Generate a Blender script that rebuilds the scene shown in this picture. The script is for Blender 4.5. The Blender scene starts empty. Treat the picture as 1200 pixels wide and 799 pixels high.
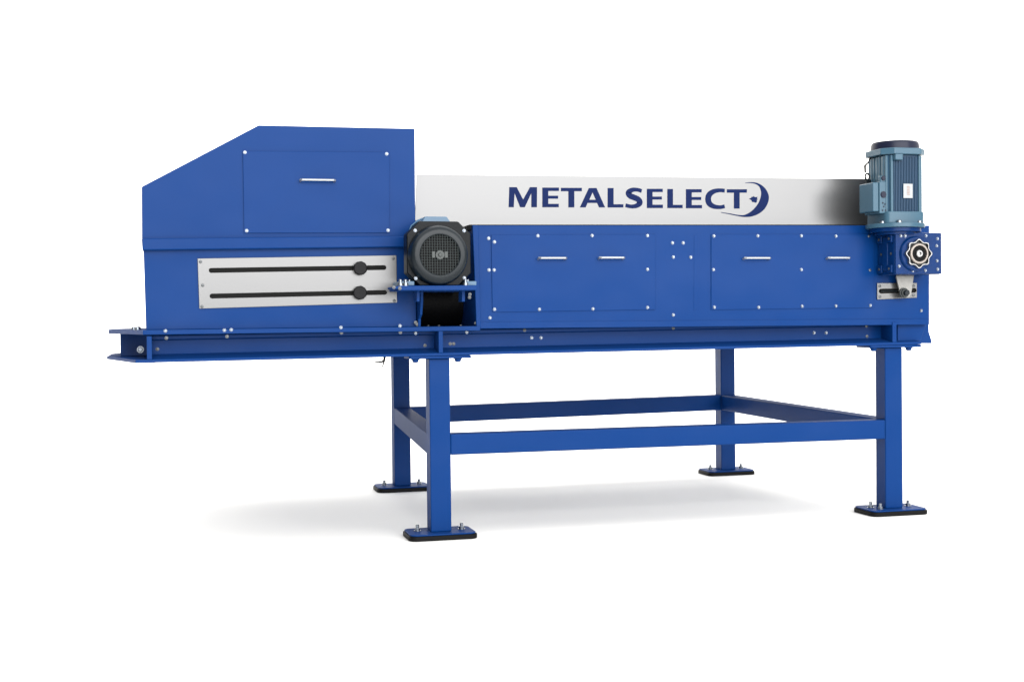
import bpy, bmesh, math, random
from mathutils import Vector, Matrix
random.seed(7)
SC = bpy.context.scene
COL = SC.collection
PI = math.pi

# ------------------------------------------------------------------ camera
cam_d = bpy.data.cameras.new('camera')
cam = bpy.data.objects.new('camera', cam_d); COL.objects.link(cam)
cam.matrix_world = Matrix(((0.9675407, 0.0143075, -0.2523100, -1.182514), (-0.2525120, 0.0146908, -0.9674822, -6.089787), (-0.0101356, 0.9997897, 0.0178268, 1.042222), (0, 0, 0, 1)))
cam_d.lens = 46.0640
cam_d.sensor_fit = 'HORIZONTAL'; cam_d.sensor_width = 36.0
cam_d.clip_start = 0.05; cam_d.clip_end = 300
SC.camera = cam

# ------------------------------------------------------------------ light
world = bpy.data.worlds.new('World'); SC.world = world; world.use_nodes = True
bg = world.node_tree.nodes['Background']
bg.inputs[0].default_value = (1.0, 0.99, 0.97, 1); bg.inputs[1].default_value = 0.48

def area(name, loc, target, sx, sy, power, col=(1, 1, 1)):
    d = bpy.data.lights.new(name, 'AREA'); d.shape = 'RECTANGLE'; d.size = sx; d.size_y = sy
    d.energy = power; d.color = col
    o = bpy.data.objects.new(name, d); COL.objects.link(o); o.location = loc
    o.rotation_euler = (Vector(target) - Vector(loc)).to_track_quat('-Z', 'Y').to_euler()
    return o
area('overhead_fill', (12.0, -4.0, 9.0), (12.0, -4.0, 0), 45, 42, 11300)  # added broad lamp in place of an overcast sky
area('front_fill', (2.5, -11.5, 4.2), (2.5, 0.0, 2.9), 16.2, 6.8, 2600)  # added lamp for the front faces and the reflection in the steel
area('backdrop_wash', (5.0, 9.0, 13.0), (5.0, 21.0, 5.0), 60, 4, 11000)

SC.view_settings.view_transform = 'Standard'; SC.view_settings.look = 'None'
SC.view_settings.exposure = 0.0; SC.view_settings.gamma = 1.0
SC.view_settings.use_curve_mapping = False

# ------------------------------------------------------------------ materials
def mat(name, base, rough=0.5, metal=0.0, coat=0.0, coat_rough=0.1, vary=0.0, vscale=3.0, bump=0.0, bscale=200.0,
        stretch=None, rvary=0.0, aniso=0.0, spec=0.5, wave=0.0, sheen_cap=0.0):
    m = bpy.data.materials.new(name); m.use_nodes = True
    if 'floor' not in name and 'concrete' not in name: base = tuple(c * 0.90 for c in base)
    nt = m.node_tree; p = nt.nodes['Principled BSDF']
    p.inputs['Base Color'].default_value = (*base, 1); p.inputs['Roughness'].default_value = rough
    p.inputs['Metallic'].default_value = metal
    p.inputs['Coat Weight'].default_value = coat; p.inputs['Coat Roughness'].default_value = coat_rough
    p.inputs['Specular IOR Level'].default_value = spec
    p.inputs['Anisotropic'].default_value = aniso
    tc = nt.nodes.new('ShaderNodeTexCoord'); mp = nt.nodes.new('ShaderNodeMapping')
    nt.links.new(tc.outputs['Object'], mp.inputs['Vector'])
    if stretch: mp.inputs['Scale'].default_value = stretch
    if vary or rvary:
        n = nt.nodes.new('ShaderNodeTexNoise'); n.inputs['Scale'].default_value = vscale
        n.inputs['Detail'].default_value = 6.0; n.inputs['Roughness'].default_value = 0.6
        nt.links.new(mp.outputs[0], n.inputs['Vector'])
        if vary:
            mx = nt.nodes.new('ShaderNodeMix'); mx.data_type = 'RGBA'
            mx.inputs[6].default_value = tuple(c * (1 - vary) for c in base) + (1,)
            mx.inputs[7].default_value = tuple(min(1, c * (1 + vary)) for c in base) + (1,)
            nt.links.new(n.outputs['Fac'], mx.inputs[0]); nt.links.new(mx.outputs[2], p.inputs['Base Color'])
        if rvary:
            mr = nt.nodes.new('ShaderNodeMapRange')
            mr.inputs[3].default_value = max(0.02, rough - rvary); mr.inputs[4].default_value = rough + rvary
            nt.links.new(n.outputs['Fac'], mr.inputs[0]); nt.links.new(mr.outputs[0], p.inputs['Roughness'])
    if bump:
        n2 = nt.nodes.new('ShaderNodeTexNoise'); n2.inputs['Scale'].default_value = bscale
        n2.inputs['Detail'].default_value = 3.0
        nt.links.new(mp.outputs[0], n2.inputs['Vector'])
        b = nt.nodes.new('ShaderNodeBump'); b.inputs['Strength'].default_value = bump; b.inputs['Distance'].default_value = 0.002
        nt.links.new(n2.outputs['Fac'], b.inputs['Height']); nt.links.new(b.outputs[0], p.inputs['Normal'])
        if wave:
            n3 = nt.nodes.new('ShaderNodeTexNoise'); n3.inputs['Scale'].default_value = 3.2; n3.inputs['Detail'].default_value = 1.0
            nt.links.new(tc.outputs['Object'], n3.inputs['Vector'])
            b3 = nt.nodes.new('ShaderNodeBump'); b3.inputs['Strength'].default_value = 1.0; b3.inputs['Distance'].default_value = wave
            nt.links.new(n3.outputs['Fac'], b3.inputs['Height']); nt.links.new(b3.outputs[0], b.inputs['Normal'])
    if sheen_cap:                       # satin powder coat: weak gloss whose grazing reflection stays low
        p.inputs['Specular IOR Level'].default_value = 0.0
        fr = nt.nodes.new('ShaderNodeFresnel'); fr.inputs['IOR'].default_value = 1.20
        cl = nt.nodes.new('ShaderNodeMath'); cl.operation = 'MINIMUM'; cl.inputs[1].default_value = sheen_cap
        gl = nt.nodes.new('ShaderNodeBsdfGlossy'); gl.inputs['Roughness'].default_value = rough
        ms = nt.nodes.new('ShaderNodeMixShader'); out = nt.nodes['Material Output']
        nt.links.new(fr.outputs[0], cl.inputs[0]); nt.links.new(cl.outputs[0], ms.inputs[0])
        nt.links.new(p.outputs[0], ms.inputs[1]); nt.links.new(gl.outputs[0], ms.inputs[2])
        if bump:
            nt.links.new(b.outputs[0], gl.inputs['Normal'])
        nt.links.new(ms.outputs[0], out.inputs['Surface'])
    return m

M = {}
M['blue'] = mat('blue_paint', (0.0011, 0.0290, 0.138), 0.33, spec=0.0, sheen_cap=0.075, wave=0.012, vary=0.07, vscale=2.2, bump=0.05, bscale=60, rvary=0.05)
M['gear_blue'] = mat('gearbox_blue_paint', (0.0010, 0.021, 0.098), 0.3, spec=0.12, vary=0.25, vscale=25, bump=0.25, bscale=90)
M['teal'] = mat('motor_teal_paint', (0.036, 0.088, 0.130), 0.32, spec=0.3, vary=0.10, vscale=9, bump=0.15, bscale=120)
M['teal_dark'] = mat('motor_teal_shaded', (0.010, 0.042, 0.090), 0.38, spec=0.3, vary=0.12, vscale=9, bump=0.15, bscale=120)  # darker copy of the motor teal; shade of the fins painted in
M['light_blue'] = mat('terminal_box_paint', (0.042, 0.110, 0.19), 0.35, vary=0.08, vscale=12)
M['navy'] = mat('navy_plastic', (0.0035, 0.006, 0.022), 0.32, spec=0.2, vary=0.12, vscale=14)
M['charcoal'] = mat('charcoal_paint', (0.002, 0.003, 0.0043), 0.36, spec=0.12, vary=0.25, vscale=12, bump=0.1, bscale=120)
M['cowl'] = mat('cowl_paint', (0.0032, 0.0068, 0.0100), 0.34, spec=0.25, vary=0.15, vscale=12)
M['rubber'] = mat('black_rubber', (0.0025, 0.0025, 0.003), 0.6, spec=0.12, vary=0.3, vscale=30, bump=0.2, bscale=150)
M['black'] = mat('black_plastic', (0.004, 0.004, 0.005), 0.5, spec=0.15, vary=0.2, vscale=40, bump=0.2, bscale=250)
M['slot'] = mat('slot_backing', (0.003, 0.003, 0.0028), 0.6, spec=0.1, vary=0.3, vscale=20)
M['steel'] = mat('brushed_stainless', (0.148, 0.148, 0.149), 0.30, metal=0.74, vary=0.02, vscale=5, stretch=(1.2, 1, 60), rvary=0.03, bump=0.005, bscale=40, aniso=0.4)
M['zinc'] = mat('zinc_plated', (0.22, 0.245, 0.28), 0.26, metal=0.9, vary=0.1, vscale=60)
M['bright'] = mat('bright_steel', (0.27, 0.27, 0.268), 0.25, metal=0.9, vary=0.12, vscale=60)
M['dull'] = mat('dull_steel', (0.24, 0.236, 0.225), 0.42, metal=0.7, vary=0.2, vscale=30)
M['brass'] = mat('bronze_ring', (0.25, 0.222, 0.20), 0.35, metal=0.8, vary=0.15, vscale=40)
M['wire'] = mat('grille_wire', (0.024, 0.032, 0.033), 0.45, metal=0.3, vary=0.2, vscale=40)
M['wire_light'] = mat('worn_grey_metal', (0.042, 0.048, 0.047), 0.5, metal=0.3, vary=0.35, vscale=60)
M['screw'] = mat('worn_screw', (0.10, 0.105, 0.11), 0.4, metal=0.8, vary=0.3, vscale=80)
M['handle'] = mat('handle_steel', (0.46, 0.48, 0.50), 0.28, metal=0.85, vary=0.08, vscale=40)
M['ink'] = mat('blue_vinyl', (0.0025, 0.0105, 0.060), 0.45, spec=0.06, vary=0.05, vscale=20)
M['plate'] = mat('white_nameplate', (0.30, 0.315, 0.33), 0.4, vary=0.05, vscale=60)
M['print'] = mat('nameplate_print', (0.26, 0.18, 0.15), 0.5, vary=0.3, vscale=120)
M['concrete'] = mat('grey_concrete', (0.16, 0.16, 0.155), 0.7, vary=0.2, vscale=1.5)
M['floor'] = mat('white_floor', (0.79, 0.781, 0.75), 0.75, vary=0.01, vscale=0.6)

# ------------------------------------------------------------------ mesh helpers
def B(): return bmesh.new()
def poly_extrude(bm, pts, vec):
    v1 = [bm.verts.new(p) for p in pts]; v2 = [bm.verts.new(Vector(p) + Vector(vec)) for p in pts]
    n = len(pts)
    bm.faces.new(v1); bm.faces.new(list(reversed(v2)))
    for i in range(n):
        bm.faces.new((v1[i], v2[i], v2[(i + 1) % n], v1[(i + 1) % n]))
    return bm
def prism(bm, xz, y0, y1):            # outline in the machine's elevation, depth y0..y1
    return poly_extrude(bm, [(x, y0, z) for x, z in xz], (0, y1 - y0, 0))
def plan(bm, xy, z0, z1):
    return poly_extrude(bm, [(x, y, z0) for x, y in xy], (0, 0, z1 - z0))
def box(bm, x0, x1, y0, y1, z0, z1):
    return plan(bm, [(x0, y0), (x1, y0), (x1, y1), (x0, y1)], z0, z1)
def frame_axes(a, b):
    d = (Vector(b) - Vector(a)); L = d.length; d.normalize()
    u = d.orthogonal().normalized(); w = d.cross(u); return d, u, w, L
def lathe(bm, a, b, prof, seg=32):    # prof: (t along axis in metres, radius)
    d, u, w, L = frame_axes(a, b); a = Vector(a); rings = []
    for t, r in prof:
        if r < 1e-6: rings.append([bm.verts.new(a + d * t)])
        else: rings.append([bm.verts.new(a + d * t + (u * math.cos(2 * PI * k / seg) + w * math.sin(2 * PI * k / seg)) * r) for k in range(seg)])
    for R0, R1 in zip(rings, rings[1:]):
        for k in range(seg):
            k2 = (k + 1) % seg
            if len(R0) == 1 and len(R1) > 1: bm.faces.new((R0[0], R1[k], R1[k2]))
            elif len(R1) == 1 and len(R0) > 1: bm.faces.new((R0[k], R1[0], R0[k2]))
            elif len(R0) > 1: bm.faces.new((R0[k], R1[k], R1[k2], R0[k2]))
    if len(rings[0]) > 1: bm.faces.new(rings[0])
    if len(rings[-1]) > 1: bm.faces.new(list(reversed(rings[-1])))
    return bm
def cyl(bm, a, b, r, seg=20):
    L = (Vector(b) - Vector(a)).length
    return lathe(bm, a, b, [(0, r), (L, r)], seg)
def tube(bm, pts, r, seg=10):
    pts = [Vector(p) for p in pts]; rings = []
    n = None
    for i, p in enumerate(pts):
        d = (pts[min(i + 1, len(pts) - 1)] - pts[max(i - 1, 0)]).normalized()
        if n is None: n = d.orthogonal().normalized()
        n = (n - d * n.dot(d)).normalized(); w = d.cross(n)
        rr = r[i] if isinstance(r, (list, tuple)) else r
        rings.append([bm.verts.new(p + (n * math.cos(2 * PI * k / seg) + w * math.sin(2 * PI * k / seg)) * rr) for k in range(seg)])
    for a, b in zip(rings, rings[1:]):
        for k in range(seg): bm.faces.new((a[k], b[k], b[(k + 1) % seg], a[(k + 1) % seg]))
    bm.faces.new(list(reversed(rings[0]))); bm.faces.new(rings[-1])
    return bm
def plate_holes(bm, outer, holes, y0, y1):   # flat plate with cut-outs, in elevation
    es = []; vs = []
    for loop in [outer] + holes:
        v = [bm.verts.new((x, y0, z)) for x, z in loop]; vs += v
        es += [bm.edges.new((v[i], v[(i + 1) % len(v)])) for i in range(len(v))]
    r = bmesh.ops.triangle_fill(bm, edges=es, use_beauty=True)
    fs = [g for g in r['geom'] if isinstance(g, bmesh.types.BMFace)]
    ex = bmesh.ops.extrude_face_region(bm, geom=fs)
    for g in ex['geom']:
        if isinstance(g, bmesh.types.BMVert): g.co.y += (y1 - y0)
    return bm
def obj(name, bm, material, parent=None, bevel=0.0015, smooth=35, seg=2):
    bmesh.ops.recalc_face_normals(bm, faces=bm.faces[:])
    me = bpy.data.meshes.new(name); bm.to_mesh(me); bm.free()
    me.materials.append(M[material] if isinstance(material, str) else material)
    o = bpy.data.objects.new(name, me); COL.objects.link(o)
    for p in me.polygons: p.use_smooth = True
    me.set_sharp_from_angle(angle=math.radians(smooth))
    if bevel:
        b = o.modifiers.new('bevel', 'BEVEL'); b.width = bevel; b.segments = seg; b.limit_method = 'ANGLE'
        b.angle_limit = math.radians(40); b.harden_normals = True
    if parent: o.parent = parent
    return o
def link_copy(src, parent, loc, rot=None):
    c = src.copy(); COL.objects.link(c); c.parent = parent; c.location = loc
    if rot: c.rotation_euler = rot
    return c

# ------------------------------------------------------------------ setting: a white studio floor that sweeps up behind
bm = B(); prof = [(-4.8, 0)] + [(16, 0)]
for k in range(1, 13):
    a = PI / 2 * k / 12; prof.append((16 + 5 * math.sin(a), 5 - 5 * math.cos(a)))
prof.append((21, 16))
L = [bm.verts.new((-26, y, z)) for y, z in prof]; Rr = [bm.verts.new((40, y, z)) for y, z in prof]
for i in range(len(prof) - 1): bm.faces.new((L[i], Rr[i], Rr[i + 1], L[i + 1]))
fl = obj('floor', bm, 'floor', bevel=0, smooth=60); fl['kind'] = 'structure'
bm = B(); v = [bm.verts.new(p) for p in ((-60, -60, -0.012), (60, -60, -0.012), (60, 60, -0.012), (-60, 60, -0.012))]; bm.faces.new(v)
gr = obj('ground', bm, 'concrete', bevel=0); gr['kind'] = 'structure'

# ------------------------------------------------------------------ the machine
root = bpy.data.objects.new('metal_separator', None); COL.objects.link(root); root.location = (0, 0, 0)
root['label'] = 'blue metal separating machine with tall hood, stainless side sheet, two motors and four legged stand'
root['category'] = 'machine'

# shared bolt and screw meshes
def bolt_bm(r=0.0058, h=0.007):
    b = B(); lathe(b, (0, 0, 0), (0, -1, 0), [(0, r * 1.32), (0.0018, r * 1.32), (0.0018, r), (h * 0.75, r * 0.96), (h, r * 0.7), (h, 0)], 12); return b
bolt_src = obj('bolt', bolt_bm(), 'zinc', None, bevel=0)
big_src = obj('bolt', bolt_bm(0.013, 0.014), 'zinc', None, bevel=0)
screw_src = obj('screw', bolt_bm(0.0060, 0.004), 'screw', None, bevel=0)
nut_b = B(); lathe(nut_b, (0, 0, 0), (0, 0, 1), [(0, 0.018), (0.003, 0.018), (0.003, 0.013), (0.015, 0.013), (0.015, 0.008), (0.029, 0.008), (0.031, 0.006), (0.031, 0)], 12)
nut_src = obj('anchor_bolt', nut_b, 'zinc', None, bevel=0)
used = set()
def put(src, parent, x, y, z, rot=None):
    if src.name not in used:
        used.add(src.name); src.parent = parent; src.location = (x, y, z)
        if rot: src.rotation_euler = rot
        return src
    return link_copy(src, parent, (x, y, z), rot)
def bolts(parent, y, pts, src=bolt_src):
    for x, z in pts: put(src, parent, x, y, z, (0, random.uniform(0, PI), 0))

# ---- stand: four legs with feet, four rails
leg_pos = [(0.0, 0.0, 0.8525), (2.4064, 0.0, 0.8670), (0.121, 1.757, 0.8532), (2.302, 1.86, 0.8664)]
def rounded_rect(x0, x1, y0, y1, r, n=6):
    out = []
    for cx, cy, a0 in ((x1 - r, y1 - r, 0), (x0 + r, y1 - r, 90), (x0 + r, y0 + r, 180), (x1 - r, y0 + r, 270)):
        for k in range(n + 1):
            a = math.radians(a0 + 90 * k / n); out.append((cx + r * math.cos(a), cy + r * math.sin(a)))
    return out
for i, (lx, ly, top) in enumerate(leg_pos):
    b = B(); box(b, lx, lx + 0.1, ly, ly + 0.1, 0.030, top)
    leg = obj('leg', b, 'blue', root, bevel=0.006, seg=3)
    cx, cy = lx + 0.05, ly + 0.05
    b = B(); plan(b, rounded_rect(cx - 0.158, cx + 0.158, cy - 0.115, cy + 0.098, 0.035), 0.0235, 0.0305); obj('foot_plate', b, 'blue', leg, 0.002)
    b = B(); plan(b, rounded_rect(cx - 0.165, cx + 0.165, cy - 0.122, cy + 0.103, 0.04), 0.0, 0.0230); obj('rubber_pad', b, 'rubber', leg, 0.004)
    put(nut_src, leg, cx - 0.105, cy + 0.008, 0.030); put(nut_src, leg, cx + 0.108, cy - 0.002, 0.030)
    if i == 1: put(nut_src, leg, cx - 0.085, cy - 0.055, 0.030)
    b = B(); plan(b, rounded_rect(cx - 0.150, cx + 0.150, cy - 0.075, cy + 0.075, 0.012), top, 0.8652 + 0.0062 * cx)
    cp = obj('cap_plate', b, 'blue', leg, 0.003)
    if i < 2:
        for dx in (-0.115, 0.09):
            b = B(); lathe(b, (cx + dx, cy - 0.045, top - 0.0005), (cx + dx, cy - 0.045, 0), [(0, 0.020), (0.004, 0.020), (0.004, 0.016), (0.014, 0.015), (0.018, 0.008), (0.018, 0)], 12)
            obj('cap_bolt', b, 'blue', leg, 0)
zt, zb = 0.4915, 0.3927
def rail(a, bpt, dz0, dz1, wid, side):
    # a, bpt: plan points of the outer edge; side: unit vector pointing inward
    b = B(); sx, sy = side
    p = [(a[0], a[1], zb + dz0), (a[0] + sx * wid, a[1] + sy * wid, zb + dz0), (a[0] + sx * wid, a[1] + sy * wid, zt + dz0), (a[0], a[1], zt + dz0)]
    q = [(bpt[0], bpt[1], zb + dz1), (bpt[0] + sx * wid, bpt[1] + sy * wid, zb + dz1), (bpt[0] + sx * wid, bpt[1] + sy * wid, zt + dz1), (bpt[0], bpt[1], zt + dz1)]
    v1 = [b.verts.new(x) for x in p]; v2 = [b.verts.new(x) for x in q]
    b.faces.new(v1); b.faces.new(v2)
    for i in range(4): b.faces.new((v1[i], v2[i], v2[(i + 1) % 4], v1[(i + 1) % 4]))
    return obj('stand_rail', b, 'blue', root, bevel=0.006, seg=3)
rail((0.1, 0.0015), (2.4064, 0.0015), 0, 0, 0.097, (0, 1))
rail((0.221, 1.7585), (2.302, 1.8615), 0.0117, 0.0297, 0.097, (0, 1))
rail((0.0015, 0.1), (0.1225, 1.757), 0, 0.0117, 0.097, (1, 0))
rail((2.5049, 0.1), (2.4005, 1.86), 0, 0.0297, 0.097, (-1, 0))

# ---- longitudinal beams (flanged) front and back
def zbeam(x): return 0.8655 + 0.0062 * x      # underside of the bottom flange
def beam(yf, s, x0, x1):
    # yf: front edge of lower flange, s: +1 flange opens to the front, -1 to the back
    pr = [(-0.0, 0.0), (0.0, 0.013), (0.118, 0.034), (0.118, 0.098), (0.088, 0.101), (0.088, 0.1185), (0.26, 0.1185), (0.26, 0.0)]
    b = B(); vs = []
    for x in (x0, x1): vs.append([b.verts.new((x, yf + s * y, zbeam(x) + z)) for y, z in pr])
    n = len(pr); b.faces.new(vs[0]); b.faces.new(vs[1])
    for i in range(n): b.faces.new((vs[0][i], vs[1][i], vs[1][(i + 1) % n], vs[0][(i + 1) % n]))
    return obj('beam', b, 'blue', root, bevel=0.0025)
fb = beam(-0.030, 1, -1.275, 2.60)
bb = beam(1.98, -1, -1.335, 2.60)
def stiff(x, y0=-0.0275, y1=0.0885, w=0.010):
    b = B(); box(b, x - w, x + w, y0, y1, zbeam(x) + 0.0135, zbeam(x) + 0.1183)
    return obj('stiffener', b, 'blue', fb, 0.002)
stiff(-1.2735, w=0.011); stiff(0.0516, w=0.0105); stiff(2.4457, w=0.012)
# tapered web cover at the discharge end
b = B(); prism(b, [(2.4923, 0.9890), (2.6629, 0.9916), (2.6272, 0.9002), (2.4918, 0.8999)], 0.020, 0.060); obj('end_gusset', b, 'blue', fb, 0.003)
b = B(); prism(b, [(2.6458, 0.9916), (2.7187, 0.9909), (2.7200, 0.9432), (2.7347, 0.9022), (2.7371, 0.8826), (2.6250, 0.8843)], 0.0895, 0.11); obj('end_plate', b, 'blue', fb, 0.002)
# pointed end plates at the feed end
def end_plan(xe): return [(xe + 0.15, -0.031), (xe + 0.62, -0.031), (xe + 0.62, 1.981), (xe + 0.15, 1.981), (xe, 1.2), (xe, 0.72)]
b = B(); plan(b, [(-1.334, -0.033), (-1.25, -0.033), (-1.25, 0.2), (-1.25, 1.75), (-1.25, 1.983), (-1.334, 1.983), (-1.488, 1.25), (-1.488, 0.70)], 0.8565, 0.8705)
obj('end_plate', b, 'blue', root, 0.002)
b = B(); plan(b, [(-1.30, -0.034), (0.2415, -0.034), (0.2415, 0.64), (-1.2, 0.64), (-1.2, 1.98), (-1.30, 1.98), (-1.478, 1.25), (-1.478, 0.70)], 0.9825, 1.0035)
bp_ = obj('base_plate', b, 'blue', root, 0.002)
b = B(); box(b, -1.424, -1.10, 0.72, 1.25, 0.871, 0.982); obj('end_beam', b, 'blue', root, 0.002)
bolts(fb, -0.024, [(-1.1993, 0.9667), (-0.9338, 0.9696), (-0.4158, 0.9804), (-0.1402, 0.9781)], screw_src)
for k, (x, z) in enumerate([(-0.0531, 0.9731), (0.1964, 0.9740), (0.4841, 0.9799), (1.2560, 0.9811), (2.3316, 0.9795)]): put(screw_src if k > 1 else bolt_src, fb, x, 0.0575, z)
bolts(fb, 0.088, [(0.5280, 0.9424), (0.5757, 0.9418), (2.0476, 0.9473), (2.1168, 0.9464)])
bolts(fb, 0.088, [(-1.2398, 0.9154), (-0.0025, 0.9133), (0.1207, 0.9192), (0.1375, 0.9190), (2.3525, 0.9255)], screw_src)
put(big_src, bp_, *(-1.3280, 0.7180, 0.9016)); bolts(bp_, -0.034, [])
bolts(bp_, -0.0345, [(-1.2025, 0.9985), (-0.9453, 0.9984), (-0.9151, 1.0000), (-0.4192, 1.0046), (-0.1434, 1.0090)])
for (x, y) in ((-1.325, 0.10), (-1.345, 0.24), (-1.33, 0.42)): put(big_src, bp_, x, y, 1.0036, (-PI / 2, 0, 0))

# ---- feed hood: lower box, upper hood with sloped top
b = B(); prism(b, [(-1.2931, 1.3722), (-0.0588, 1.3887)] + [(-0.0585, 1.0037), (-1.2870, 1.0037)], 0.0, 1.86); hb = obj('hood_base', b, 'blue', root, 0.003)
b = B(); prism(b, [(-1.2963, 1.6411), (-0.7799, 1.9281), (-0.0591, 1.9317), (-0.0610, 1.4160), (-1.2986, 1.4056)], -0.014, 1.874); hd = obj('hood', b, 'blue', root, 0.003)
b = B(); prism(b, [(-1.2993, 1.4102), (-0.0642, 1.4288), (-0.0648, 1.3769), (-1.2971, 1.3579)], -0.032, 1.89); obj('hood_skirt', b, 'blue', hd, 0.006, seg=3)
b = B(); prism(b, [(-0.8522, 1.8086), (-0.1811, 1.8183), (-0.1855, 1.4429), (-0.8515, 1.4375)], -0.0205, -0.012); ap = obj('access_panel', b, 'blue', root, 0.002)
bolts(ap, -0.0205, [(-0.8428, 1.8030), (-0.1944, 1.8101), (-0.8399, 1.4484), (-0.1922, 1.4548)])
def handle(parent, x0, x1, z, y, r=0.0058, proud=0.03):
    b = B(); tube(b, [(x0, y + 0.002, z - 0.004), (x0, y - proud * 0.75, z), (x0 + 0.006, y - proud, z), (x1 - 0.006, y - proud, z), (x1, y - proud * 0.75, z), (x1, y + 0.002, z - 0.004)], r, 10)
    return obj('handle', b, 'handle', parent, 0)
(hx0, hz), (hx1, hz2) = [(-0.5953, 1.6807), (-0.4396, 1.6825)]; handle(ap, hx0, hx1, hz, -0.0185)

# slotted stainless adjustment plate
def slot(a, bq, r, n=8):
    (x0, z0), (x1, z1) = a, bq; out = []
    for k in range(n + 1):
        t = PI / 2 + PI * k / n; out.append((x0 + r * math.cos(t), z0 + r * math.sin(t)))
    for k in range(n + 1):
        t = -PI / 2 + PI * k / n; out.append((x1 + r * math.cos(t), z1 + r * math.sin(t)))
    return out
s1 = [(-0.9989, 1.2689), (-0.2105, 1.2818)]; s2 = [(-0.9968, 1.1530), (-0.2079, 1.1657)]
b = B(); plate_holes(b, [(-1.0583, 1.3228), (-0.1514, 1.3390), (-0.1508, 1.1178), (-1.0536, 1.0967)], [slot(*s1, 0.0105), slot(*s2, 0.0105)], -0.006, -0.0002)
sp = obj('adjustment_plate', b, 'steel', root, 0.0012)
for s in (s1, s2):
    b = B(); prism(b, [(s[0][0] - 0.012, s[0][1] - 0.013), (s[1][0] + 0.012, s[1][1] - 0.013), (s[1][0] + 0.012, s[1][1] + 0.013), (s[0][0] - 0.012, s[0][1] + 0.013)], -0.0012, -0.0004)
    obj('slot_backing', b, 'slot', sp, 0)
for (x, z) in [(-0.3252, 1.2781), (-0.3281, 1.1646)]:
    b = B(); lathe(b, (x, -0.006, z), (x, -1, z), [(0, 0.014), (0.012, 0.014), (0.012, 0.030), (0.016, 0.0325), (0.028, 0.0325), (0.032, 0.029), (0.032, 0.0)], 10)
    obj('knob', b, 'black', sp, 0.002)
bolts(sp, -0.006, [(-1.0454, 1.3081), (-1.0375, 1.2018), (-1.0422, 1.1058), (-0.1668, 1.3241), (-0.1643, 1.1267)], screw_src)

# ---- conveyor housing
b = B(); prism(b, [(0.2245, 1.4808), (2.6576, 1.5000), (2.6550, 0.9850), (0.2421, 0.9931)], -0.018, 1.874); cv = obj('conveyor_housing', b, 'blue', root, 0.003)
b = B(); prism(b, [(0.2106, 1.4811), (0.2384, 1.4813), (0.2456, 0.9944), (0.2247, 0.9918)], -0.030, 0.35); obj('edge_strip', b, 'blue', cv, 0.003)
b = B(); prism(b, [(1.3402, 1.4442), (1.3629, 1.4443), (1.3581, 1.0758), (1.3353, 1.0675)], -0.0195, -0.0175); obj('joint_strip', b, 'blue', cv, 0.0012)
b = B(); prism(b, [(0.2415, 1.0216), (2.6517, 1.0136), (2.6515, 0.9837), (0.2412, 0.9915)], -0.0225, -0.0175); obj('lower_lip', b, 'blue', cv, 0.002)
bolts(cv, -0.0185, [(0.2910, 1.4200), (0.2911, 1.2698), (0.2936, 1.0422), (1.2253, 1.4028), (1.2817, 1.4030), (1.2293, 1.3333), (1.3215, 1.3322), (1.2268, 1.0473), (2.6068, 1.0567)])
b = B(); prism(b, [(0.3027, 1.4361), (1.1344, 1.4437), (1.1312, 1.0742), (0.3047, 1.0689)], -0.0230, -0.0175); p1 = obj('access_panel', b, 'blue', root, 0.002)
bolts(p1, -0.0230, [(0.3183, 1.4029), (0.5332, 1.4334), (0.8071, 1.4359), (1.0929, 1.4376), (0.3152, 1.2696), (1.0914, 1.2725), (0.3153, 1.0826), (0.5373, 1.0808), (0.8081, 1.0806), (1.0902, 1.0851)])
b = B(); prism(b, [(1.4300, 1.4455), (2.3318, 1.4519), (2.3296, 1.0740), (1.4270, 1.0709)], -0.0230, -0.0175); p2 = obj('access_panel', b, 'blue', root, 0.002)
bolts(p2, -0.0230, [(1.4441, 1.4379), (1.6820, 1.4398), (1.9219, 1.4412), (2.1156, 1.4410), (2.3024, 1.4421), (1.4405, 1.2706), (1.9208, 1.2703), (2.3077, 1.2670), (1.4436, 1.0836), (1.6840, 1.0817), (1.9233, 1.0850), (2.1134, 1.0849), (2.3091, 1.0856)])
for pp, (a, c) in ((p1, [(0.5332, 1.3246), (0.6678, 1.3264)]), (p1, [(0.8385, 1.3267), (0.9632, 1.3290)]), (p2, [(1.6008, 1.3267), (1.7379, 1.3278)]), (p2, [(2.0617, 1.3288), (2.1794, 1.3294)])):
    handle(pp, a[0], c[0], (a[1] + c[1]) / 2, -0.0230)

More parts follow.
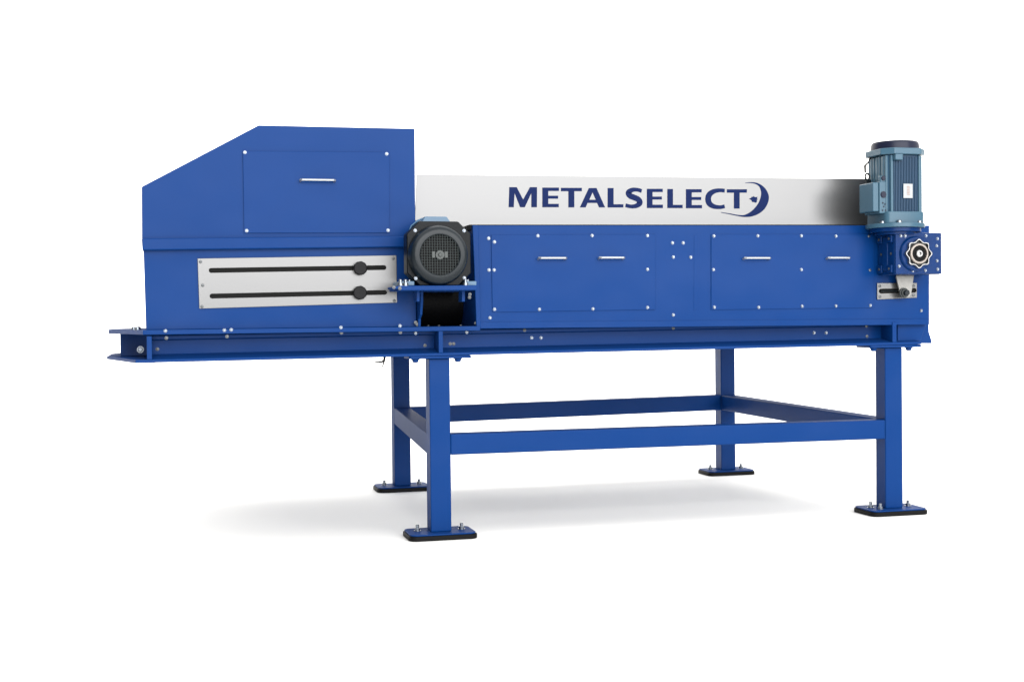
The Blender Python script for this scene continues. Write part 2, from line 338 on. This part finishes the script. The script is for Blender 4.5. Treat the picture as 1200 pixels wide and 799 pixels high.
# ---- stainless side sheet with the lettering
YS = 0.10
b = B(); prism(b, [(-0.0323, 1.7304), (2.3593, 1.7495)] + [(2.52, 1.7495 + 0.001), (2.52, 1.46), (-0.045, 1.45)], YS, YS + 0.004); ss = obj('side_sheet', b, 'steel', root, 0.001)
b = B(); prism(b, [(0.20, 1.460), (2.52, 1.475), (2.52, 1.5045), (0.20, 1.4855)], -0.004, YS + 0.03); obj('gap_strip', b, 'rubber', ss, 0.002)  # black strip drawing the dark gap line above the housing
letters = [
 [[(0.4258, 1.6767), (0.4632, 1.6772), (0.4950, 1.6174), (0.5302, 1.6783), (0.5662, 1.6788), (0.5647, 1.5807), (0.5361, 1.5804), (0.5368, 1.6492), (0.5032, 1.5800), (0.4795, 1.5798), (0.4522, 1.6480), (0.4471, 1.5794), (0.4214, 1.5791)]],
 [[(0.5931, 1.6771), (0.6782, 1.6784), (0.6781, 1.6617), (0.6234, 1.6609), (0.6232, 1.6379), (0.6735, 1.6385), (0.6733, 1.6239), (0.6231, 1.6232), (0.6228, 1.5981), (0.6766, 1.5988), (0.6764, 1.5820), (0.5921, 1.5810)]],
 [[(0.6883, 1.6773), (0.7962, 1.6790), (0.7960, 1.6621), (0.7572, 1.6616), (0.7564, 1.5821), (0.7256, 1.5817), (0.7264, 1.6611), (0.6881, 1.6606)]],
 [[(0.8325, 1.6787), (0.8725, 1.6793), (0.9161, 1.5839), (0.8849, 1.5835), (0.8749, 1.6054), (0.8251, 1.6048), (0.8152, 1.5827), (0.7851, 1.5824)], [(0.8518, 1.6574), (0.8679, 1.6213), (0.8346, 1.6209)]],
 [[(0.9304, 1.6801), (0.9617, 1.6806), (0.9610, 1.6001), (1.0126, 1.6007), (1.0124, 1.5846), (0.9295, 1.5836)]],
 None,
 [[(1.1375, 1.6794), (1.2222, 1.6807), (1.2221, 1.6644), (1.1674, 1.6636), (1.1672, 1.6410), (1.2173, 1.6417), (1.2172, 1.6267), (1.1671, 1.6260), (1.1668, 1.6004), (1.2225, 1.6011), (1.2223, 1.5839), (1.1367, 1.5830)]],
 [[(1.2469, 1.6802), (1.2772, 1.6806), (1.2765, 1.6008), (1.3289, 1.6015), (1.3288, 1.5851), (1.2461, 1.5842)]],
 [[(1.3471, 1.6804), (1.4323, 1.6817), (1.4321, 1.6657), (1.3784, 1.6649), (1.3782, 1.6417), (1.4292, 1.6424), (1.4290, 1.6273), (1.3781, 1.6266), (1.3779, 1.6012), (1.4335, 1.6018), (1.4333, 1.5854), (1.3463, 1.5845)]],
 None,
 [[(1.5700, 1.6833), (1.6807, 1.6849), (1.6805, 1.6675), (1.6404, 1.6669), (1.6398, 1.5860), (1.6082, 1.5857), (1.6088, 1.6665), (1.5698, 1.6659)]],
]
def catmull(pts, n=6):
    out = []
    P = [pts[0]] + pts + [pts[-1]]
    for i in range(1, len(P) - 2):
        for k in range(n):
            t = k / n
            out.append(tuple(0.5 * (2 * P[i][c] + (P[i + 1][c] - P[i - 1][c]) * t + (2 * P[i - 1][c] - 5 * P[i][c] + 4 * P[i + 1][c] - P[i + 2][c]) * t * t + (3 * P[i][c] - P[i - 1][c] - 3 * P[i + 1][c] + P[i + 2][c]) * t ** 3) for c in range(len(P[0]))))
    out.append(tuple(pts[-1])); return out
def stroke(pts, widths):
    q = catmull([(x, z, w) for (x, z), w in zip(pts, widths)]); a = []; c = []
    for i, (x, z, w) in enumerate(q):
        x0, z0, _ = q[max(i - 1, 0)]; x1, z1, _ = q[min(i + 1, len(q) - 1)]
        d = math.hypot(x1 - x0, z1 - z0) or 1; nx, nz = -(z1 - z0) / d, (x1 - x0) / d
        a.append((x + nx * w / 2, z + nz * w / 2)); c.append((x - nx * w / 2, z - nz * w / 2))
    return a, c
def ribbon(bm, a, c, y0, y1):
    n = len(a)
    A0 = [bm.verts.new((x, y0, z)) for x, z in a]; C0 = [bm.verts.new((x, y0, z)) for x, z in c]
    A1 = [bm.verts.new((x, y1, z)) for x, z in a]; C1 = [bm.verts.new((x, y1, z)) for x, z in c]
    for i in range(n - 1):
        bm.faces.new((A0[i], C0[i], C0[i + 1], A0[i + 1])); bm.faces.new((A1[i], A1[i + 1], C1[i + 1], C1[i]))
        bm.faces.new((A0[i], A0[i + 1], A1[i + 1], A1[i])); bm.faces.new((C0[i], C1[i], C1[i + 1], C0[i + 1]))
    bm.faces.new((A0[0], A1[0], C1[0], C0[0])); bm.faces.new((A0[-1], C0[-1], C1[-1], A1[-1]))
PX = 0.004488                                   # metres per drawing unit on the sheet
y0, y1 = YS - 0.0012, YS - 0.0002
S_ctr = [(1.1098, 1.6679), (1.0854, 1.6740), (1.0583, 1.6719), (1.0406, 1.6584), (1.0485, 1.6432), (1.0728, 1.6338), (1.0935, 1.6234), (1.0988, 1.6081), (1.0815, 1.5939), (1.0530, 1.5901), (1.0238, 1.5957)]
S_w = [4.2, 4.2, 5, 6.6, 6.4, 6.4, 6.4, 6.6, 5, 4.2, 4.2]
C_ctr = [(1.5582, 1.6757), (1.5315, 1.6775), (1.4987, 1.6718), (1.4744, 1.6551), (1.4672, 1.6325), (1.4740, 1.6101), (1.4972, 1.5957), (1.5308, 1.5917), (1.5576, 1.5968)]
C_w = [4.3, 4.3, 5.2, 6.6, 7, 6.6, 5.2, 4.3, 4.3]
names = 'METALSELECT'
for i, ch in enumerate(names):
    b = B()
    if letters[i] is None:
        ctr, w = (S_ctr, S_w) if ch == 'S' else (C_ctr, C_w)
        ribbon(b, *stroke(ctr, [q * PX for q in w]), y0, y1)
    else:
        plate_holes(b, letters[i][0], letters[i][1:], y0, y1)
    obj('letter', b, 'ink', ss, 0)
outer = [(1.6715, 1.7179), (1.7037, 1.7219), (1.7345, 1.7189), (1.7629, 1.7071), (1.7866, 1.6865), (1.8002, 1.6604), (1.8025, 1.6386), (1.7951, 1.6122), (1.7739, 1.5814), (1.7404, 1.5583), (1.7024, 1.5457), (1.6645, 1.5436), (1.6267, 1.5485), (1.5891, 1.5555), (1.5376, 1.5641)]
inner = [(1.6714, 1.7157), (1.6989, 1.7170), (1.7226, 1.7139), (1.7434, 1.7051), (1.7547, 1.6904), (1.7598, 1.6686), (1.7572, 1.6467), (1.7471, 1.6204), (1.7312, 1.5984), (1.7097, 1.5772), (1.6859, 1.5621), (1.6598, 1.5531), (1.6268, 1.5546), (1.5892, 1.5603), (1.5376, 1.5671)]
b = B(); ribbon(b, catmull(outer, 5), catmull(inner, 5), y0, y1); obj('swoosh_emblem', b, 'ink', ss, 0)
b = B(); prism(b, [(1.6917, 1.6363), (1.7040, 1.6421), (1.7074, 1.6474), (1.7145, 1.6466), (1.7183, 1.6519), (1.7240, 1.6450), (1.7406, 1.6474), (1.7358, 1.6395), (1.7415, 1.6343), (1.7343, 1.6298), (1.7376, 1.6233), (1.7295, 1.6167), (1.7171, 1.6200), (1.7086, 1.6212), (1.7049, 1.6303)], y0, y1); obj('leaf_emblem', b, 'ink', ss, 0)

# ---- drive motor in the gap between hood and conveyor
(mcx, mcz), (mrx, _z) = [(0.0061, 1.3363), (0.1546, 1.3367)]; mr_ = mrx - mcx
b = B(); box(b, -0.05, 0.24, 0.62, 0.66, 1.004, 1.49); obj('inner_wall', b, 'blue', root, 0)
b = B(); cyl(b, (-0.055, 0.36, 1.13), (0.232, 0.36, 1.13), 0.125, 40); obj('recess_drum', b, 'rubber', root, 0.004)  # black drum added inside to keep the recess dark
def octa(cx, cz, rx, rz, k):
    return [(cx - rx + k, cz - rz), (cx + rx - k, cz - rz), (cx + rx, cz - rz + k), (cx + rx, cz + rz - k), (cx + rx - k, cz + rz), (cx - rx + k, cz + rz), (cx - rx, cz + rz - k), (cx - rx, cz - rz + k)]
b = B(); lathe(b, (mcx, -0.15, mcz), (mcx, 1, mcz), [(0, 0.104), (0.27, 0.104), (0.30, 0.09), (0.30, 0)], 40)
for k in range(28):
    t = 2 * PI * k / 28
    tube(b, [(mcx + 0.106 * math.cos(t), -0.149, mcz + 0.106 * math.sin(t)), (mcx + 0.106 * math.cos(t), 0.11, mcz + 0.106 * math.sin(t))], 0.003, 6)
dm = obj('drive_motor', b, 'teal_dark', root, 0)
b = B(); prism(b, octa(mcx, mcz, mr_, mr_ - 0.002, 0.058), -0.236, -0.148); ms = obj('motor_shield', b, 'charcoal', dm, 0.006, seg=3)
(gcx, gcz), = [(0.0061, 1.3277)]
b = B(); lathe(b, (gcx - 0.008, -0.235, gcz), (gcx - 0.008, -1, gcz), [(0, 0.138), (0.020, 0.136), (0.046, 0.131), (0.056, 0.127), (0.062, 0.120), (0.065, 0.110), (0.065, 0.095), (0.062, 0.0915), (0.056, 0.0905), (0.030, 0.0905)], 56)
fc = obj('fan_cowl', b, 'cowl', dm, 0)
b = B(); cyl(b, (gcx - 0.008, -0.2362, gcz), (gcx - 0.008, -0.270, gcz), 0.0895, 40); obj('grille_backing', b, 'rubber', dm, 0)  # plain black disc that makes the grille gaps dark
b = B()
gx = gcx - 0.008
for k in range(-7, 8):
    h = math.sqrt(max(0, 0.0915 ** 2 - (k * 0.0118) ** 2))
    if h > 0.012:
        tube(b, [(gx + k * 0.0118, -0.2955, gcz - h), (gx + k * 0.0118, -0.2955, gcz + h)], 0.0012, 6)
        tube(b, [(gx - h, -0.2935, gcz + k * 0.0118), (gx + h, -0.2935, gcz + k * 0.0118)], 0.0012, 6)
obj('grille', b, 'wire', dm, 0)
b = B(); lathe(b, (gx, -0.280, gcz), (gx, -1, gcz), [(0, 0.022), (0.0165, 0.020), (0.0165, 0.009), (0.024, 0.007), (0.024, 0)], 20); obj('fan_hub', b, 'wire_light', dm, 0.001)
for dx in (-0.030, 0.028):
    b = B(); box(b, gx + dx - 0.008, gx + dx + 0.008, -0.2965, -0.280, gcz - 0.014, gcz + 0.016); obj('hub_block', b, 'wire_light', dm, 0.002)  # pale blocks beside the hub, seen through the grille
bolts(dm, -0.237, [(-0.1037, 1.4400), (0.1227, 1.4408), (-0.1035, 1.2240), (0.1220, 1.2250)])
b = B(); prism(b, [(-0.0634, 1.4756), (-0.0431, 1.5098), (0.0588, 1.5100), (0.0826, 1.4756)], -0.16, 0.16); obj('terminal_box', b, 'light_blue', dm, 0.004)
pipe = [(-0.1268, 1.4244), (-0.1086, 1.4653), (-0.0807, 1.4888), (-0.0569, 1.4988)]
b = B(); tube(b, [(x, -0.17, z) for x, z in pipe], 0.0035, 8); obj('cable', b, 'light_blue', dm, 0)

# shelf bracket that carries the motor
sh = [(-0.1862, 1.1896), (0.1708, 1.1910), (0.1706, 1.1685), (-0.1865, 1.1686)]
b = B(); prism(b, sh, -0.28, 0.34); sf = obj('motor_shelf', b, 'blue', root, 0.003)
b = B(); prism(b, [(-0.2208, 1.1841), (-0.1802, 1.1905), (-0.1804, 1.1744), (-0.2209, 1.1754)], -0.285, -0.16); obj('shelf_tab', b, 'blue', sf, 0.003)
for pts in ([(-0.0926, 1.1707), (-0.0788, 1.1707), (-0.0794, 1.1193), (-0.0932, 1.1194)], [(0.1179, 1.1698), (0.1328, 1.1697), (0.1322, 1.1179), (0.1174, 1.1180)]):
    b = B(); prism(b, pts, -0.20, -0.13); obj('shelf_rib', b, 'blue', sf, 0.002)
b = B(); poly_extrude(b, [(-0.0555, y, z) for y, z in ((-0.028, 1.004), (0.33, 1.004), (0.33, 1.168), (-0.10, 1.168), (-0.095, 1.12), (-0.07, 1.06), (-0.032, 1.04))], (0.012, 0, 0)); obj('shelf_gusset', b, 'blue', sf, 0.002)
def shelf_nut(u, y): put(nut_src, sf, u, y, sh[0][1] - 0.001)
for x, y in ((sh[0][0] + 0.010, -0.25), (sh[0][0] + 0.035, -0.24), (sh[0][0] + 0.06, -0.20), (sh[1][0] - 0.045, -0.24), (sh[1][0] - 0.028, -0.21)): shelf_nut(x, y)
for (x, z) in [(-0.1402, 1.2055), (0.1482, 1.2046)]:
    b = B(); box(b, x - 0.03, x + 0.03, -0.24, 0.10, z - 0.014, z + 0.006); obj('motor_foot', b, 'light_blue', dm, 0.003)
for (x, z, y) in ((-0.2126, 1.1830, -0.2870), (-0.1856, 1.1783, -0.2870)): put(screw_src, sf, x, y, z)
for (x, z) in [(-0.0667, 1.0241), (-0.0587, 1.0152)]: put(screw_src, bp_, x, -0.02, z)
for (x, z) in [(0.1980, 1.1544), (0.1958, 1.1402), (0.2257, 1.0180)]: put(screw_src, cv, x, -0.012, z)
for (x, y) in ((0.16, 0.03), (0.06, 0.06), (0.02, 0.12), (0.18, 0.12)): put(screw_src, bp_, x, y, 1.0065, (-PI / 2, 0, 0))

# ---- worm gearbox at the discharge end
(gx0, gz1), (gx1, _a) = [(2.3505, 1.4510), (2.6146, 1.4527)]; gz0 = 1.2398
ym = -0.030
b = B(); box(b, gx0, gx1, -0.185, ym, gz0, gz1)
gb = obj('gearbox', b, 'gear_blue', root, 0.006, seg=3)
(hxc, hzc), = [(2.4668, 1.3427)]
# front cover frame
b = B(); gw = gx1 - gx0
plate_holes(b, [(gx0 + 0.002, gz0 + 0.002), (gx1 - 0.002, gz0 + 0.002), (gx1 - 0.002, gz1 - 0.002), (gx0 + 0.002, gz1 - 0.002)],
            [[(hxc - 0.006 + 0.088 * math.cos(2 * PI * k / 40), hzc + 0.088 * math.sin(2 * PI * k / 40)) for k in range(40)]], -0.197, -0.1845)
obj('front_cover', b, 'gear_blue', gb, 0.002)
b = B(); lathe(b, (hxc - 0.003, -0.184, hzc), (hxc - 0.003, -1, hzc), [(0, 0.092), (0.02, 0.088), (0.026, 0.083), (0.026, 0)], 48); obj('bearing_boss', b, 'gear_blue', gb, 0.002)
# eight pointed bright cover ring
star = []
for k in range(64):
    a = 2 * PI * k / 64 + PI / 2; c = 0.5 + 0.5 * math.cos(8 * (a - PI / 2)); rr = 0.0625 + 0.012 * c ** 1.3
    star.append((hxc + rr * math.cos(a), hzc + rr * math.sin(a)))
b = B(); plate_holes(b, star, [[(hxc + (x - hxc) * 0.915, hzc + (z - hzc) * 0.915) for x, z in star]], -0.228, -0.2095); obj('star_ring', b, 'bright', gb, 0.001)
b = B(); prism(b, [(hxc + (x - hxc) * 0.9, hzc + (z - hzc) * 0.9) for x, z in star], -0.216, -0.2095); obj('star_plate', b, 'cowl', gb, 0)
b = B(); lathe(b, (hxc, -0.2085, hzc), (hxc, -1, hzc), [(0, 0.0525), (0.020, 0.0525), (0.024, 0.049), (0.024, 0.041), (0.010, 0.0385), (0.010, 0)], 48); obj('bronze_ring', b, 'brass', gb, 0.001)
b = B(); lathe(b, (hxc, -0.2185, hzc), (hxc, -1, hzc), [(0, 0.0378), (0.004, 0.0378), (0.004, 0)], 40); obj('bore_disc', b, 'rubber', gb, 0)  # black disc standing in for the dark hole around the shaft
b = B(); lathe(b, (hxc, -0.2215, hzc), (hxc, -1, hzc), [(0, 0.0185), (0.010, 0.0185), (0.013, 0.0155), (0.013, 0.009), (0.004, 0.008), (0.004, 0)], 28); obj('output_shaft', b, 'bright', gb, 0)
bolts(gb, -0.197, [(2.4057, 1.4329), (2.5243, 1.4344), (2.5900, 1.4197), (2.5849, 1.3834), (2.5865, 1.3077), (2.5902, 1.2649), (2.5200, 1.2589), (2.4482, 1.2577), (2.3712, 1.2805), (2.3816, 1.4327)])
# raised details of the worm side
b = B()
for (y, z, s) in ((-0.155, gz1 - 0.03, 0.02), (-0.06, gz1 - 0.03, 0.02), (-0.155, gz0 + 0.03, 0.02), (-0.06, gz0 + 0.03, 0.02)):
    box(b, gx0 - 0.012, gx0 + 0.01, y - s, y + s, z - s, z + s)
box(b, gx0 - 0.007, gx0 + 0.01, -0.13, -0.085, gz0 + 0.02, gz1 - 0.02)
obj('side_lug', b, 'gear_blue', gb, 0.004)
for (y, z) in ((-0.155, gz1 - 0.03), (-0.06, gz1 - 0.03), (-0.155, gz0 + 0.03), (-0.06, gz0 + 0.03), (-0.155, (gz0 + gz1) / 2), (-0.06, (gz0 + gz1) / 2)):
    put(screw_src, gb, gx0 - 0.012 if abs(z - (gz0 + gz1) / 2) > 0.03 else gx0, y, z, (0, 0, -PI / 2))

# take up plate, torque arm and roller beneath the gearbox
b = B(); tk = [(2.3478, 1.2005), (2.5778, 1.2007), (2.5774, 1.1244), (2.3473, 1.1161)]
(sx0, sz0), (sx1, sz1) = [(2.3682, 1.1591), (2.5636, 1.1622)]
plate_holes(b, tk, [slot((sx0, sz0), (sx1, sz1), 0.0115)], -0.0265, -0.0185); tp = obj('take_up_plate', b, 'steel', root, 0.0012)
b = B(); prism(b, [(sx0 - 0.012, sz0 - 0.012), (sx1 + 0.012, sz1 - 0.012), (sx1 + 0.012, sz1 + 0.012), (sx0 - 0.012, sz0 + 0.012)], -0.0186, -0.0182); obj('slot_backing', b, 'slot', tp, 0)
b = B(); cyl(b, (sx0, -0.0215, sz0), (sx0 + 0.12, -0.0215, sz0 + 0.002), 0.0045, 8); obj('threaded_rod', b, 'cowl', tp, 0)
b = B(); prism(b, [(2.4357, 1.2379), (2.5383, 1.2377), (2.5220, 1.1386), (2.5041, 1.1251), (2.4745, 1.1253), (2.4598, 1.1385)], -0.062, -0.052); obj('torque_arm', b, 'dull', tp, 0.0015)
(rx, rz), = [(2.4763, 1.1486)]
b = B(); lathe(b, (rx, -0.0615, rz), (rx, -1, rz), [(0, 0.026), (0.012, 0.026), (0.012, 0.021), (0.024, 0.021), (0.024, 0)], 24); obj('roller', b, 'wire_light', tp, 0.002)
b = B(); lathe(b, (rx, -0.0855, rz), (rx, -1, rz), [(0, 0.016), (0.014, 0.016), (0.016, 0.013), (0.016, 0)], 6); obj('hex_nut', b, 'cowl', tp, 0.001)
bolts(tp, -0.0265, [(2.3619, 1.1850), (2.3626, 1.1300), (2.5577, 1.1856), (2.5565, 1.1369)], screw_src)

# ---- vertical gear motor
YM = -0.115
(vx, _q), = [(2.3993, 1.6834)]
z_fl0, z_fl1 = 1.4753, 1.4946
z_bell = 1.5545
z_r0, z_r1 = 1.8388, 1.8708
z_cap = 1.9114
def sq(h, k, n=4):      # square with rounded corners, centred on the motor axis
    return [(vx + x, YM + y) for x, y in rounded_rect(-h, h, -h, h, k, n)]
b = B(); plan(b, sq(0.096, 0.03), z_bell - 0.005, z_r0)
vm = obj('gear_motor', b, 'teal_dark', root, 0.002)
b = B()
nf = 15
for k in range(nf):
    t = -0.062 + 0.124 * k / (nf - 1)
    box(b, vx + t - 0.0020, vx + t + 0.0020, YM - 0.102, YM - 0.09, z_bell - 0.002, z_r0 - 0.010)
    box(b, vx + 0.09, vx + 0.107, YM + t - 0.0020, YM + t + 0.0020, z_bell - 0.002, z_r0 - 0.010)
obj('cooling_fins', b, 'teal_dark', vm, 0)
b = B()
for t, w in ((-0.055, 0.012), (-0.025, 0.008), (0.0, 0.012), (0.03, 0.008), (0.056, 0.011)):
    box(b, vx - 0.106, vx - 0.09, YM + t - w, YM + t + w, z_bell - 0.002, z_r0 - 0.004)
obj('side_cover', b, 'teal', vm, 0.003)  # lighter teal puts the lit left flank into the colour
b = B()
for sx in (-1, 1):
    for sy in (-1, 1):
        box(b, vx + sx * 0.088 - 0.015, vx + sx * 0.088 + 0.015, YM + sy * 0.078 - 0.007, YM + sy * 0.078 + 0.007, z_bell - 0.01, z_r0 - 0.002)
        box(b, vx + sx * 0.078 - 0.007, vx + sx * 0.078 + 0.007, YM + sy * 0.09 - 0.015, YM + sy * 0.09 + 0.015, z_bell - 0.01, z_r0 - 0.003)
obj('corner_rib', b, 'teal', vm, 0.004)
b = B(); plan(b, sq(0.108, 0.03), z_fl1 + 0.001, z_bell); obj('end_bell', b, 'teal', vm, 0.005)
b = B(); cyl(b, (vx, YM, z_fl0), (vx, YM, z_fl1 + 0.002), 0.146, 48); obj('flange', b, 'teal', vm, 0.003)
b = B(); cyl(b, (vx, YM, z_fl0 - 0.02), (vx, YM, z_fl0 + 0.001), 0.126, 40); obj('mounting_flange', b, 'gear_blue', gb, 0.002)
b = B(); cyl(b, (vx, YM, gz1 - 0.01), (vx, YM, z_fl0 - 0.0195), 0.10, 40); obj('input_neck', b, 'gear_blue', gb, 0.002)
b = B(); plan(b, [(vx + x, YM + y) for x, y in octa(0, 0, 0.124, 0.124, 0.05)], z_r0, z_r1); obj('cowl_ring', b, 'teal', vm, 0.004)
b = B(); lathe(b, (vx, YM, z_r1 - 0.001), (vx, YM, 10), [(0, 0.122), (0.030, 0.1185), (z_cap - z_r1 - 0.012, 0.1165), (z_cap - z_r1 - 0.003, 0.1145), (z_cap - z_r1, 0.111), (z_cap - z_r1, 0)], 56); obj('fan_cap', b, 'navy', vm, 0)
# terminal box on the left flank with cable glands
zt0, zt1 = 1.5449, 1.7004
b = B(); box(b, vx - 0.168, vx - 0.135, YM - 0.075, YM + 0.062, zt0 + 0.01, zt1)
tb = obj('terminal_box', b, 'teal', vm, 0.005)
b = B(); plan(b, [(vx - 0.136, YM - 0.082), (vx - 0.09, YM - 0.082), (vx - 0.09, YM + 0.066), (vx - 0.136, YM + 0.066)], zt0, zt1 + 0.004); obj('terminal_base', b, 'teal', vm, 0.004)
b = B(); box(b, vx - 0.128, vx - 0.090, YM - 0.079, YM - 0.05, zt1 - 0.01, zt1 + 0.034); obj('terminal_ear', b, 'teal', vm, 0.006)
for (u, dz, r) in ((-0.112, zt1 + 0.020, 0.010), (-0.114, zt1 - 0.062, 0.0135)):
    b = B(); yb = YM - 0.082 if r > 0.012 else YM - 0.079
    lathe(b, (vx + u, yb + 0.001, dz), (vx + u, -5, dz), [(0, r * 1.25), (0.003, r * 1.25), (0.003, r), (0.006, r), (0.006, 0)], 20); obj('cable_gland', b, 'navy', vm, 0)
for (u, dz) in ((-0.118, zt0 + 0.052), (-0.106, zt0 + 0.046), (-0.113, zt0 + 0.034), (-0.12, zt0 + 0.015), (-0.102, zt0 + 0.016)):
    b = B(); lathe(b, (vx + u, YM - 0.0815, dz), (vx + u, -5, dz), [(0, 0.0042), (0.003, 0.004), (0.003, 0)], 10); obj('screw', b, 'navy', vm, 0)
(nx0, nz1), (nx1, nz0) = [(2.3817, 1.6918), (2.4332, 1.6208)]
b = B(); box(b, nx0, nx1, YM - 0.1095, YM - 0.1065, nz0, nz1); np_ = obj('nameplate', b, 'plate', vm, 0)
b = B()
for k in range(6):
    z = nz1 - (nz1 - nz0) * (0.2 + 0.11 * k); box(b, nx0 + (nx1 - nx0) * 0.36, nx0 + (nx1 - nx0) * (0.66 + 0.05 * (k % 2)), YM - 0.1103, YM - 0.1094, z - 0.0022, z + 0.0022)
obj('nameplate_print', b, 'print', vm, 0)
cb = [(2.2787, 1.8499), (2.2777, 1.8282), (2.2689, 1.8128), (2.2499, 1.7951), (2.2516, 1.7605)]
b = B(); tube(b, [(x, -0.08, z) for x, z in cb], [0.003, 0.0035, 0.0038, 0.0058, 0.0048], 8); obj('cable', b, 'black', vm, 0)
(ex, ez), = [(2.2741, 1.7426)]
b = B(); pts = [(ex + 0.012 * math.cos(t), -0.06, ez + 0.016 * math.sin(t)) for t in [k * 2 * PI / 16 for k in range(17)]]; tube(b, pts, 0.0045, 8); box(b, ex - 0.008, ex + 0.03, -0.066, -0.054, ez - 0.04, ez - 0.016); obj('lifting_eye', b, 'cowl', vm, 0)
for a in (-150, -112, -55, -20):
    ar = math.radians(a); put(big_src, vm, vx + 0.128 * math.cos(ar), YM + 0.128 * math.sin(ar), z_fl1 + 0.0015, (-PI / 2, 0, 0))
for (u, v0, v1) in ((1078.8, 206.5, 212), (1079.2, 214, 231)):
    (x0, za), (x1, zb_) = [(vx + 0.105, 1.7445), (0, 1.7205)] if v0 < 210 else [(vx + 0.105, 1.7096), (0, 1.6377)]
    b = B(); box(b, x0, x0 + 0.022, YM - 0.02, YM + 0.02, zb_, za); obj('side_clip', b, 'teal_dark' if v0 > 210 else 'navy', vm, 0.003)
b = B(); box(b, vx - 0.10 * 0.22 - 0.05, vx - 0.03, YM - 0.128, YM - 0.10, z_r0 - 0.03, z_r0); obj('ring_lug', b, 'teal', vm, 0.004)

# ---- scrap of black cable tie hanging under the beam
(ax, az), (bx, bz), (cx_, cz_), (dx_, dz_) = [(-0.2096, 0.8688), (-0.2151, 0.8469), (-0.2614, 0.8418), (-0.2256, 0.8131)]
b = B(); tube(b, [(ax, 0.0, 0.8655 + 0.0062 * ax + 0.002), (ax - 0.003, 0, az - 0.010), (bx, -0.004, bz), (bx - 0.012, 0.0, bz - 0.006), (cx_ + 0.012, 0.004, cz_ - 0.003), (cx_, 0.0, cz_ + 0.003)], [0.0045, 0.006, 0.006, 0.0045, 0.004, 0.0015], 7)
tube(b, [(bx + 0.001, -0.002, bz), (bx - 0.004, 0, bz - 0.018), (dx_, 0.003, dz_), (dx_ - 0.012, 0, dz_ - 0.004)], [0.0042, 0.003, 0.0022, 0.001], 6)
ct = obj('cable_tie', b, 'black', None, 0)
ct['label'] = 'frayed scrap of black cable tie hanging under the blue beam left of the front legs'
ct['category'] = 'cable tie'
